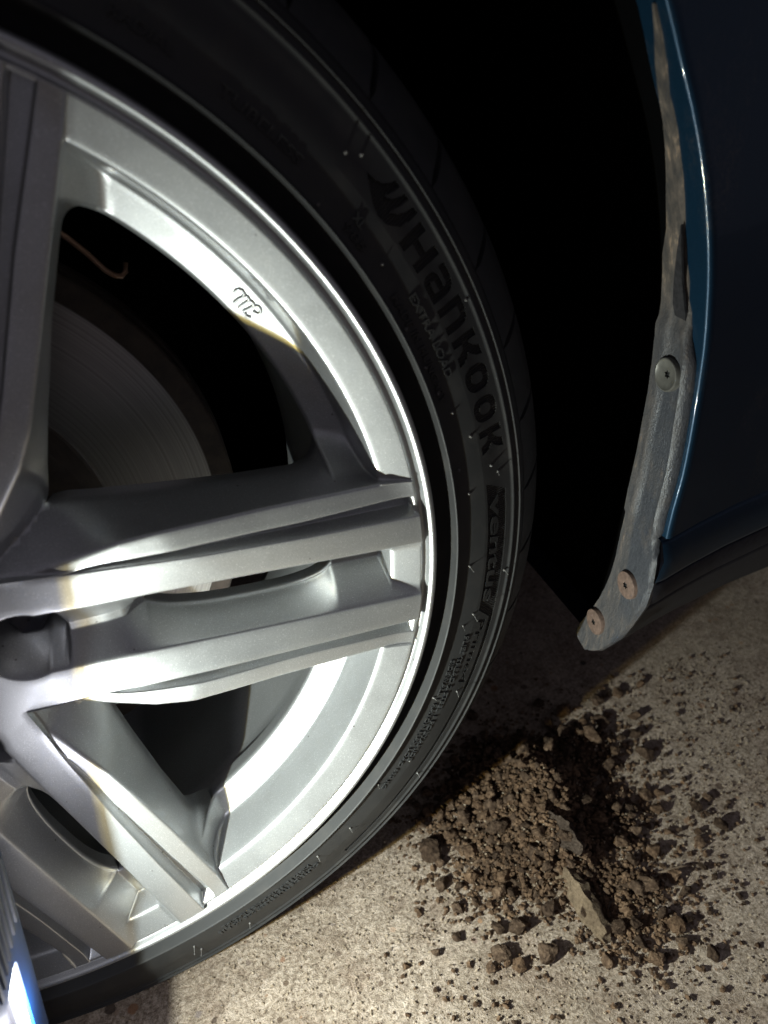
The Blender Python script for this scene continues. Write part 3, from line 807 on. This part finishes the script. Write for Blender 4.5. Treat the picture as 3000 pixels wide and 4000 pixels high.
for z in zt:
    l, r = yL(z), yR(z)
    if z > .1: r += .0016*noise.noise((z*160, 2, 1))+.0008*noise.noise((z*420, 5, 1))
    xb = xlip(z) if z > -.019 else .381
    xb -= float(np.interp(z, [.094, .099], [.0032, .0012]))
    if z < -.09: xb -= .006*((-.09-z)/.042)**1.5
    bead = float(np.interp(z, [-.025, -.015, .02, .078, .092, .1], [0, .6, 1, 1, .3, 0]))
    V_ = []
    for c in range(ncol):
        u = c/(ncol-1); y = r+(l-r)*(u**1.15); dx = 0
        d = y-r
        dx -= bead*.0034*math.exp(-((d-.0030)/.0019)**2)                 # rolled edge stands proud
        dx += .0020*max(0, 1-d/.0012) if u < .15 else 0
        if .022 < z < .10 or True:
            e = (l-y); dx -= .0014*(1 if e < .0085 else max(0, 1-(e-.0085)/.0012)) if -.02 < z < .14 else 0   # raised inner border strip
        dx += .0007*noise.noise((y*60, z*38, 4))+.0003*noise.noise((y*260, z*200, 8))
        V_.append((xb+dx, y, z))
    V += [(xb+.0045, r+.0008, z)]+V_+[(xb+.004, l+.0008, z), (xb+.016, l+.0002, z)]
m = ncol+3
for i in range(len(zt)-1):
    for k in range(m-1): F.append((i*m+k, i*m+k+1, (i+1)*m+k+1, (i+1)*m+k))
liner = mesh('arch_liner', V, F, M['liner'], car); auto_smooth(liner.data, 50)
# dark torn felt flap hanging over the muddy part
fl = [(.144, .0150), (.132, .0142), (.118, .0138), (.104, .0122), (.0995, .0130), (.0998, .0215), (.106, .0225), (.118, .0205), (.132, .0172)]
V = [(xlip(z)-.0027-.0012*math.sin(k), y, z) for k, (z, y) in enumerate(fl)]; V += [(x+.0012, y, z) for x, y, z in V]; nf = len(fl)
mesh('felt_flap', V, [tuple(range(nf))]+[(k, (k+1) % nf, nf+(k+1) % nf, nf+k) for k in range(nf)], M['felt'], car, smooth=False)
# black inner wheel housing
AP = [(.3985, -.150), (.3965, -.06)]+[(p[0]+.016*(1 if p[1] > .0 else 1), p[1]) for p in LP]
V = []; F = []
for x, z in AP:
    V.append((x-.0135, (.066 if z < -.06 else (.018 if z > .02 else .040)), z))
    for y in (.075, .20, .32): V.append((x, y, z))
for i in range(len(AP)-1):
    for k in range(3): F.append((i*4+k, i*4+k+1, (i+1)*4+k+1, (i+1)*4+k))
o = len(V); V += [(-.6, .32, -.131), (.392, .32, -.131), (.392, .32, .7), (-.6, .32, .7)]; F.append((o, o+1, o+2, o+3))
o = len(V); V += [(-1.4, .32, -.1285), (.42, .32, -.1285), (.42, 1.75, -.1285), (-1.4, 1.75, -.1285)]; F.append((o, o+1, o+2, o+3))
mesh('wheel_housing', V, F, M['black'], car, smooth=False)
# screws
def screw(cy, cz, rad, mat, label, dish, rot, tilt=0.0):
    x0 = (xlip(cz) if cz > -.019 else .381)-.0032-(.0021 if dish else .0016)
    if cz < -.09: x0 -= .006*((-.09-cz)/.042)**1.5
    star = []
    for k in range(24):
        q = 2*math.pi*k/24+rot; rr = rad*(.215+.055*math.cos(6*(q-rot))); star.append((rr*math.cos(q), rr*math.sin(q)))
    V = []; F = []
    rings = [(1.0, .0042), (1.0, -.0004), (.97, -.0009), (.90, -.0010), (.84, -.0006 if dish else -.0011), (.60, -.0001 if dish else -.0012), (.40, .0003 if dish else -.0013)]
    n = 24
    for rr, dx in rings:
        for k in range(n):
            q = 2*math.pi*k/n+rot; V.append((dx, rad*rr*math.cos(q), rad*rr*math.sin(q)))
    dxs = rings[-1][1]
    for p in star: V.append((dxs+.0001, p[0], p[1]))
    nr = len(rings)+1
    for i in range(nr-1):
        for k in range(n): F.append((i*n+k, (i+1)*n+k, (i+1)*n+(k+1) % n, i*n+(k+1) % n))
    ca, sa = math.cos(tilt), math.sin(tilt)
    W = [(x0+x*ca-y*sa, cy+y*ca+x*sa, cz+z) for x, y, z in V]
    s = mesh('screw', W, F, mat, car); auto_smooth(s.data, 40); s['label'] = label
    W2 = [(x0+(dxs+e)*ca-p[0]*sa, cy+p[0]*ca, cz+p[1]) for e in (.0001, .0013) for p in star]
    mesh('star_recess', W2, [tuple(range(24, 48))]+[(k, (k+1) % 24, 24+(k+1) % 24, 24+k) for k in range(24)], M['hole'], s, smooth=False)  # shallow recess, its shade put into the near-black colour
screw(.0185, .0705, .0088, M['clip'], 'dull grey dished screw with dark star recess', True, .3)
screw(.0205, -.0630, .0088, M['rust'], 'rusty brown flat screw', False, .1)
screw(.0435, -.1085, .0088, M['rust'], 'rusty brown screw near the lower tip', False, .5)
# brake caliper and its wire clip
cal = mesh('brake_caliper', *[(lambda v, f: ([(x*1.0-.005, y+.105, z+.150) for x, y, z in v], f))(*bevel_box((.10, .075, .075), .012))][0], M['iron'], car)
pts = [(.088, .078, .162), (.0960, .080, .1575), (.1047, .083, .1496), (.1115, .086, .1415), (.1176, .089, .1328), (.1210, .090, .1300), (.1240, .090, .1292), (.1262, .090, .1311), (.1268, .092, .1345)]
v, f = tube(pts, .0013, 8); mesh('wire_clip', v, f, M['wire'], cal)

# ================================================================ WORK LAMP
lampO = empty('work_lamp', (.02, -.10, -H), 'blurred blue work lamp shining at the wheel in the lower left corner', 'lamp')
cy_, sy_ = math.cos(LAMP_YAW), math.sin(LAMP_YAW)
LX = LED_POS[0]+.0062                      # plane of the bezel
def lampT(v):                               # local: x out of the lamp front, origin at bezel centre
    x, y, z = v; x, z = x*math.cos(LAMP_TILT)+z*math.sin(LAMP_TILT), z*math.cos(LAMP_TILT)-x*math.sin(LAMP_TILT)
    return (LX+x*cy_-y*sy_, LED_POS[1]+x*sy_+y*cy_, LED_POS[2]+z)
def lmesh(name, V, F, mat, parent=lampO, smooth=True): return mesh(name, [lampT(v) for v in V], F, mat, parent, smooth=smooth)
wy, wz, wt = .0165, .020, .036                         # window half sizes
# body shell with an opening in the front
bm = bmesh.new()
D, Wd, Zt, Zb = .062, .036, .104, -(H+LED_POS[2])+.001
def ring(x, hy, z0, z1, rad, n=5): return [bm.verts.new((x, p[0], p[1])) for p in rr_loop(-hy, hy, z0, z1, rad, n)]
rs = [ring(-.0012, wy, -wz, wt, .003), ring(0, wy+.0008, -wz-.0008, wt+.0008, .004), ring(.0002, Wd-.005, -.060, .090, .008), ring(-.003, Wd-.001, Zb+.004, Zt-.010, .010), ring(-.008, Wd, Zb, Zt-.004, .012), ring(-.022, Wd, Zb, Zt, .014), ring(-D+.01, Wd, Zb, Zt, .014), ring(-D, Wd-.006, Zb+.004, Zt-.006, .012)]
for a, b in zip(rs, rs[1:]):
    n = len(a)
    for k in range(n): bm.faces.new((a[k], b[k], b[(k+1) % n], a[(k+1) % n]))
bm.faces.new(rs[-1]); bm.normal_update(); bm.verts.index_update()
V = [v.co.copy() for v in bm.verts]; F = [[v.index for v in f.verts] for f in bm.faces]; bm.free()
o = lmesh('housing', V, F, M['lampblue']); auto_smooth(o.data, 40)
# reflector tray behind the opening
V = []; F = []
for x, hy, hz, ht in ((-.0012, wy, wz, wt), (-.003, wy*.97, wz*.97, wt*.98), (-.0075, wy*.93, wz*.93, wt*.95)):
    for p in rr_loop(-hy, hy, -hz, ht, .003, 5): V.append((x, p[0], p[1]))
n = 24
for i in range(2):
    for k in range(n): F.append((i*n+k, i*n+(k+1) % n, (i+1)*n+(k+1) % n, (i+1)*n+k))
F.append(tuple(2*n+k for k in range(n)))
lmesh('reflector', V, F, M['reflector'], smooth=False)
V, F = box(-.0074, -.0064, -.0022, .0022, -.0022, .0022); lmesh('led_chip', V, F, M['led'], smooth=False)
# cooling slots: raised dark bars, the slot shade put into their colour
for k in range(7):
    yk = .027-.0052*k; V, F = box(-.0035, .0009, yk-.0011, yk+.0011, .046, .084); lmesh('cooling_slot', V, F, M['lampdark'], smooth=False)
v, f = bevel_box((.030, .002, .050), .0008); lmesh('grip_panel', [(x-.030, y-Wd, z-.030) for x, y, z in v], f, M['lampdark'])
def area(name, y, sx, sy, power, col):
    ld = bpy.data.lights.new(name, 'AREA'); ld.shape = 'RECTANGLE'; ld.size = sx; ld.size_y = sy; ld.energy = power; ld.color = col
    lo = bpy.data.objects.new(name, ld); COL.objects.link(lo)
    p = Vector(lampT((-.0060, y, 0))); n = (Vector(lampT((1, y, 0)))-Vector(lampT((0, y, 0)))).normalized(); zax = -n; up = (Vector(lampT((0, y, 1)))-Vector(lampT((0, y, 0)))).normalized(); xax = up.cross(zax).normalized()
    lo.parent = lampO
    lo.matrix_basis = Matrix.Translation(p-ORG[lampO.name]) @ Matrix((xax, up, zax)).transposed().to_4x4()
    return lo
area('led_light', 0.0, .0036, .0045, LED_POWER, (.82, .955, 1.0))
area('led_rim_light', -.0046, .0040, .005, LED_Y_POWER, (1.0, .78, .20))

# added fill light in front of the lamp, brightens parts outside its beam
gl = bpy.data.lights.new('lamp_fill', 'POINT'); gl.energy = FILL_POWER; gl.shadow_soft_size = .006; gl.color = (.93, .93, 1.0)
go = bpy.data.objects.new('lamp_fill', gl); COL.objects.link(go); go.parent = lampO; go.location = Vector(lampT((.009, .004, .004)))-ORG[lampO.name]

# ================================================================ DIRT
rnd = random.Random(11)
def clod_mesh(seed, rough, sub=2, mat='soil', flat=1.0):
    rg = random.Random(seed*13+1); bm = bmesh.new()
    for _ in range(15):
        v = Vector((rg.gauss(0, 1), rg.gauss(0, 1), rg.gauss(0, 1))).normalized()*rg.uniform(.36, .58)
        bm.verts.new((v.x, v.y, v.z*flat))
    r = bmesh.ops.convex_hull(bm, input=bm.verts[:])
    bmesh.ops.delete(bm, geom=[v for v in bm.verts if not v.link_faces], context='VERTS')
    if sub > 1:
        bmesh.ops.bevel(bm, geom=bm.edges[:], offset=.03, segments=1, affect='EDGES')
        bmesh.ops.triangulate(bm, faces=bm.faces[:])
        bmesh.ops.subdivide_edges(bm, edges=[e for e in bm.edges if e.calc_length() > .12], cuts=sub, use_grid_fill=True)
        bmesh.ops.triangulate(bm, faces=bm.faces[:])
        for v in bm.verts:
            c = v.co.copy()
            v.co += c.normalized()*(.055*noise.noise(c*5+Vector((seed, 0, 0)))+.035*noise.noise(c*13+Vector((0, seed, 0)))+.02*noise.noise(c*27))
    bm.verts.index_update(); V = [v.co.copy() for v in bm.verts]; F = [[v.index for v in f.verts] for f in bm.faces]; bm.free()
    me = mesh_data('clod', V, F, M[mat], True); auto_smooth(me, 22); return me
CM = [clod_mesh(k, .6, 3, 'soil', .75+.08*(k % 4)) for k in range(8)]
SMC = [clod_mesh(20+k, .6, 1, 'soil', .85) for k in range(5)]
BIG = [(0.262, 0.049, 0.0219), (0.261, 0.023, 0.0133), (0.257, -0.016, 0.0089), (0.239, -0.021, 0.0078), (0.313, 0.044, 0.0201), (0.295, 0.063, 0.0171), (0.299, -0.026, 0.0189), (0.326, -0.019, 0.0152), (0.28, -0.035, 0.0167), (0.309, -0.047, 0.0198), (0.286, -0.02, 0.011), (0.28, 0.075, 0.0118), (0.272, 0.083, 0.0118), (0.309, 0.094, 0.0154), (0.291, 0.091, 0.0087), (0.279, 0.004, 0.0071), (0.266, 0.04, 0.0104), (0.332, 0.033, 0.0074), (0.315, 0.025, 0.0125), (0.328, 0.094, 0.0111), (0.238, 0.009, 0.006), (0.246, 0.042, 0.0062), (0.289, -0.047, 0.0118), (0.27, -0.042, 0.0088),
 (0.447, 0.042, 0.0137), (0.447, 0.027, 0.0124), (0.443, 0.007, 0.0078), (0.465, -0.0, 0.0078), (0.461, -0.008, 0.01), (0.45, -0.026, 0.0087), (0.422, -0.004, 0.0141), (0.399, -0.047, 0.0125), (0.414, -0.057, 0.0115), (0.425, -0.038, 0.0107), (0.401, -0.027, 0.0169), (0.373, -0.06, 0.0122), (0.493, 0.023, 0.0081), (0.483, 0.011, 0.008), (0.415, -0.081, 0.0114), (0.386, -0.073, 0.0061), (0.452, -0.035, 0.0076), (0.453, 0.006, 0.0056), (0.401, 0.008, 0.0151), (0.395, 0.029, 0.0164), (0.395, 0.016, 0.013), (0.401, -0.007, 0.0107), (0.36, -0.061, 0.006), (0.391, -0.029, 0.0126), (0.398, 0.074, 0.0136), (0.487, 0.045, 0.0059), (0.477, 0.056, 0.0059), (0.479, -0.012, 0.0034), (0.459, -0.054, 0.0065), (0.425, -0.048, 0.0042), (0.434, -0.051, 0.0043), (0.416, -0.044, 0.0032), (0.463, -0.028, 0.0044),
 (0.387, 0.1, 0.0172), (0.472, 0.077, 0.0196), (0.462, 0.1, 0.0108), (0.448, 0.085, 0.0141), (0.436, 0.105, 0.0213), (0.517, 0.151, 0.0097), (0.49, 0.149, 0.0114), (0.474, 0.149, 0.0075), (0.428, 0.145, 0.02), (0.455, 0.121, 0.0164), (0.487, 0.118, 0.0129), (0.406, 0.098, 0.0122), (0.492, 0.024, 0.0087), (0.354, 0.091, 0.0101), (0.41, 0.134, 0.0143), (0.364, 0.104, 0.0154), (0.344, 0.107, 0.0136), (0.487, 0.072, 0.0072), (0.498, 0.17, 0.0058), (0.392, 0.076, 0.0152), (0.575, 0.095, 0.0058), (0.527, 0.108, 0.0075)]
# heap of fine soil
HEAP = [(.325, .060, .050, .018), (.345, .030, .042, .030), (.362, .062, .044, .040), (.358, .012, .026, .026), (.405, .030, .042, .012), (.300, .065, .040, .010), (.390, -.020, .032, .010), (.345, .098, .046, .018), (.372, .098, .034, .022), (.425, .095, .040, .011), (.372, -.048, .020, .006), (.302, .015, .028, .007)]
def heap_z(x, y):
    h = 0
    for cx, cy, s, a in HEAP:
        d2 = ((x-cx)**2+(y-cy)**2)/(s*s); h = max(h, a*math.exp(-d2*1.6))+.25*min(h, a*math.exp(-d2*1.6))
    return h
V = []; F = []; hx = np.arange(.225, .505, .0017); hy = np.arange(-.085, .185, .0017); nxh = len(hx)
for y in hy:
    for x in hx:
        h = heap_z(x, y); k = noise.noise((x*90, y*90, 2)); k2 = noise.noise((x*260, y*260, 5)); k3 = noise.noise((x*520, y*520, 7))
        dv, _p = noise.voronoi((x*95, y*95, h*60)); dw, _p = noise.voronoi((x*240, y*240, h*90)); q = min(1, h/.004)
        z = h*(.80+.5*k)+q*(.0075*min(.8, dv[1]-dv[0])+.0034*min(.8, dw[1]-dw[0])-.0040)+.0012*k3*q-.0034+.0020*k
        V.append((x, y, -H+max(z, -.004)))
for j in range(len(hy)-1):
    for i in range(nxh-1): F.append((j*nxh+i, j*nxh+i+1, (j+1)*nxh+i+1, (j+1)*nxh+i))
heap = mesh('soil_heap', V, F, M['soil'], None, org=(.36, .03, -H)); tag(heap, 'heap of dry brown soil on the concrete beside the tyre', 'soil', kind='stuff')
def zone(x, y):
    if y < -.062 or (x < .335 and y < .0): return ('brown dirt clod on the bare concrete on the near side of the heap', 'clods on the near side of the heap')
    if x > .425: return ('dark dirt clod on the concrete right of the soil heap', 'clods right of the heap')
    if y > .088: return ('dirt clod at the far side of the heap towards the sill', 'clods at the far side of the heap')
    if x > .368: return ('dirt clod on the shaded right slope of the soil heap', 'clods on the shaded slope')
    return ('dirt clod on the lit left slope of the soil heap', 'clods on the lit slope')
spec = {0: 'biggest loose brown clod, left of the heap nearest the tyre', 58: 'dark rounded clod at the far right edge of the heap', 4: 'pale yellowish clod in the middle of the lit side of the heap',
        1: 'brown clod just in front of the biggest loose clod', 6: 'angular brown clod left of the flat stone', 8: 'dark clod below the angular clod near the lower picture edge', 9: 'crumbly broad clod in front of the flat stone',
        38: 'lone brown clod lowest at the right, near the picture edge', 62: 'small lone dark clod farthest back under the sill', 85: 'single small clod far right on bare concrete'}
occ = []
def add_clod(x, y, s, k=None, label=None):
    me = (CM if s > .006 else SMC)[rnd.randrange(8 if s > .006 else 5)]
    o = bpy.data.objects.new('dirt_clod', me); COL.objects.link(o)
    z = -H+max(0, heap_z(x, y)*.85-.002)+s*.28
    o.location = (x, y, z+H); o.rotation_euler = (rnd.uniform(-.5, .5), rnd.uniform(-.5, .5), rnd.uniform(0, 6.28))
    o.scale = (s*rnd.uniform(.85, 1.15), s*rnd.uniform(.75, 1.05), s*rnd.uniform(.6, .95))
    occ.append((x, y, s))
    g = zone(x, y)
    return tag(o, label or g[0], 'dirt clod', g[1])
for k, (x, y, s) in enumerate(BIG): add_clod(x, y, s*.95, k, spec.get(k))
cnt = 0
while cnt < 175:
    q = rnd.random()
    if q < .74:
        cx, cy, s_, a = HEAP[rnd.randrange(len(HEAP))]; x = rnd.gauss(cx, s_*.75); y = rnd.gauss(cy, s_*.75); s = rnd.uniform(.0050, .0150)
    else:
        x = rnd.uniform(.2, .60); y = rnd.uniform(-.13, .16); s = rnd.uniform(.0030, .0055)
        if x < .32 and y > .02: continue
    if math.hypot(x, 0) < .24 and y > -.02: continue
    if y > .17 or any((x-a)**2+(y-b)**2 < (.40*(s+c))**2 for a, b, c in occ): continue
    add_clod(x, y, s); cnt += 1
# crumbs and grit: tiny, joined
def scatter(name, n, gen, mat, label, cat):
    V = []; F = []
    base = [Vector(p) for p in ((0, 0, .5), (.5, 0, 0), (0, .5, 0), (-.5, 0, 0), (0, -.5, 0), (0, 0, -.5), (.35, .35, .2), (-.35, -.3, .25))]
    fc = [(0, 1, 6), (0, 6, 2), (1, 2, 6), (0, 2, 3), (0, 3, 7), (0, 7, 4), (7, 3, 4), (0, 4, 1), (5, 2, 1), (5, 3, 2), (5, 4, 3), (5, 1, 4)]
    for _ in range(n):
        x, y, s = gen(); z = -H+max(0, heap_z(x, y)*.9-.003)+s*.18
        rot = Matrix.Rotation(rnd.uniform(0, 6.28), 3, 'Z') @ Matrix.Rotation(rnd.uniform(-.7, .7), 3, 'X'); o = len(V)
        for p in base:
            p = Vector((p.x*rnd.uniform(.7, 1.25), p.y*rnd.uniform(.7, 1.25), p.z*rnd.uniform(.6, 1.0))); V.append(tuple(Vector((x, y, z))+rot @ (p*s)))
        F += [tuple(i+o for i in q) for q in fc]
    ob = mesh(name, V, F, M[mat], None, org=(.3, 0, -H), smooth=False); return tag(ob, label, cat, kind='stuff')
def g_crumb():
    while True:
        if rnd.random() < .86:
            cx, cy, s_, a = HEAP[rnd.randrange(len(HEAP))]; x = rnd.gauss(cx, s_*.8); y = rnd.gauss(cy, s_*.8)
        else: x = rnd.uniform(.2, .62); y = rnd.uniform(-.13, .17)
        if x < .235 and y > -.01: continue
        return x, y, rnd.uniform(.0015, .0042)*(1 if rnd.random() < .8 else 1.4)
scatter('soil_crumbs', 4600, g_crumb, 'soil', 'fine brown soil crumbs spread over and around the heap', 'soil')
def g_grit(): 
    return rnd.uniform(.03, .62), rnd.uniform(-.17, .17), rnd.uniform(.0009, .0023)
scatter('loose_grit', 5200, g_grit, 'grit', 'loose pale grit scattered over the concrete floor', 'grit')
# flat stone, mud flake, twig
def plate(name, outline, org, nrm_tilt, yawz, thick, mat, label, cat, seed):
    bm = bmesh.new(); vs = [bm.verts.new((x, 0, z)) for x, z in outline]; f = bm.faces.new(vs)
    ex = bmesh.ops.extrude_face_region(bm, geom=[f]); 
    for v in [g for g in ex['geom'] if isinstance(g, bmesh.types.BMVert)]: v.co.y += thick
    bmesh.ops.triangulate(bm, faces=bm.faces[:])
    bmesh.ops.subdivide_edges(bm, edges=bm.edges[:], cuts=4, use_grid_fill=True)
    for v in bm.verts:
        c = v.co.copy(); v.co += Vector((0, 1, 0))*.0012*noise.noise(c*420)+Vector((noise.noise(c*160+Vector((seed, 0, 0))), 1.3*noise.noise(c*130+Vector((0, seed, 0))), noise.noise(c*170+Vector((0, 0, seed)))))*.0022
    rot = Matrix.Rotation(yawz, 3, 'Z') @ Matrix.Rotation(nrm_tilt, 3, 'X')
    bm.verts.index_update(); V = [Vector(org)+rot @ v.co for v in bm.verts]; F = [[v.index for v in f.verts] for f in bm.faces]; bm.free()
    o = mesh(name, V, F, M[mat], None, org=org); auto_smooth(o.data, 30); return tag(o, label, cat)
plate('flat_stone', [(-.026, 0), (-.023, .013), (-.004, .014), (.014, .012), (.029, .007), (.033, 0), (.01, -.004)], (.344, -.021, -H+.004), R_(-28), R_(-82), .007, 'stone', 'pale flat grey stone slab leaning at the near side of the soil heap', 'stone', 3)
plate('mud_flake', [(-.019, .001), (-.017, .006), (-.007, .010), (.003, .013), (.011, .010), (.021, .008), (.024, .000), (.009, -.004), (-.010, -.004)], (.349, .020, -H+.027), R_(-50), R_(-72), .008, 'flake', 'large grey brown mud flake with fibrous surface standing on the heap', 'mud flake', 8)
v, f = tube([(.412, -.0215, -H+.004), (.422, -.0220, -H+.0052), (.432, -.0222, -H+.0050), (.4420, -.0235, -H+.0035)], [.0012, .0011, .0010, .0006], 6)
tag(mesh('twig', v, f, M['twig'], None, org=(.425, -.022, -H)), 'short dry twig lying right of the soil heap', 'twig')
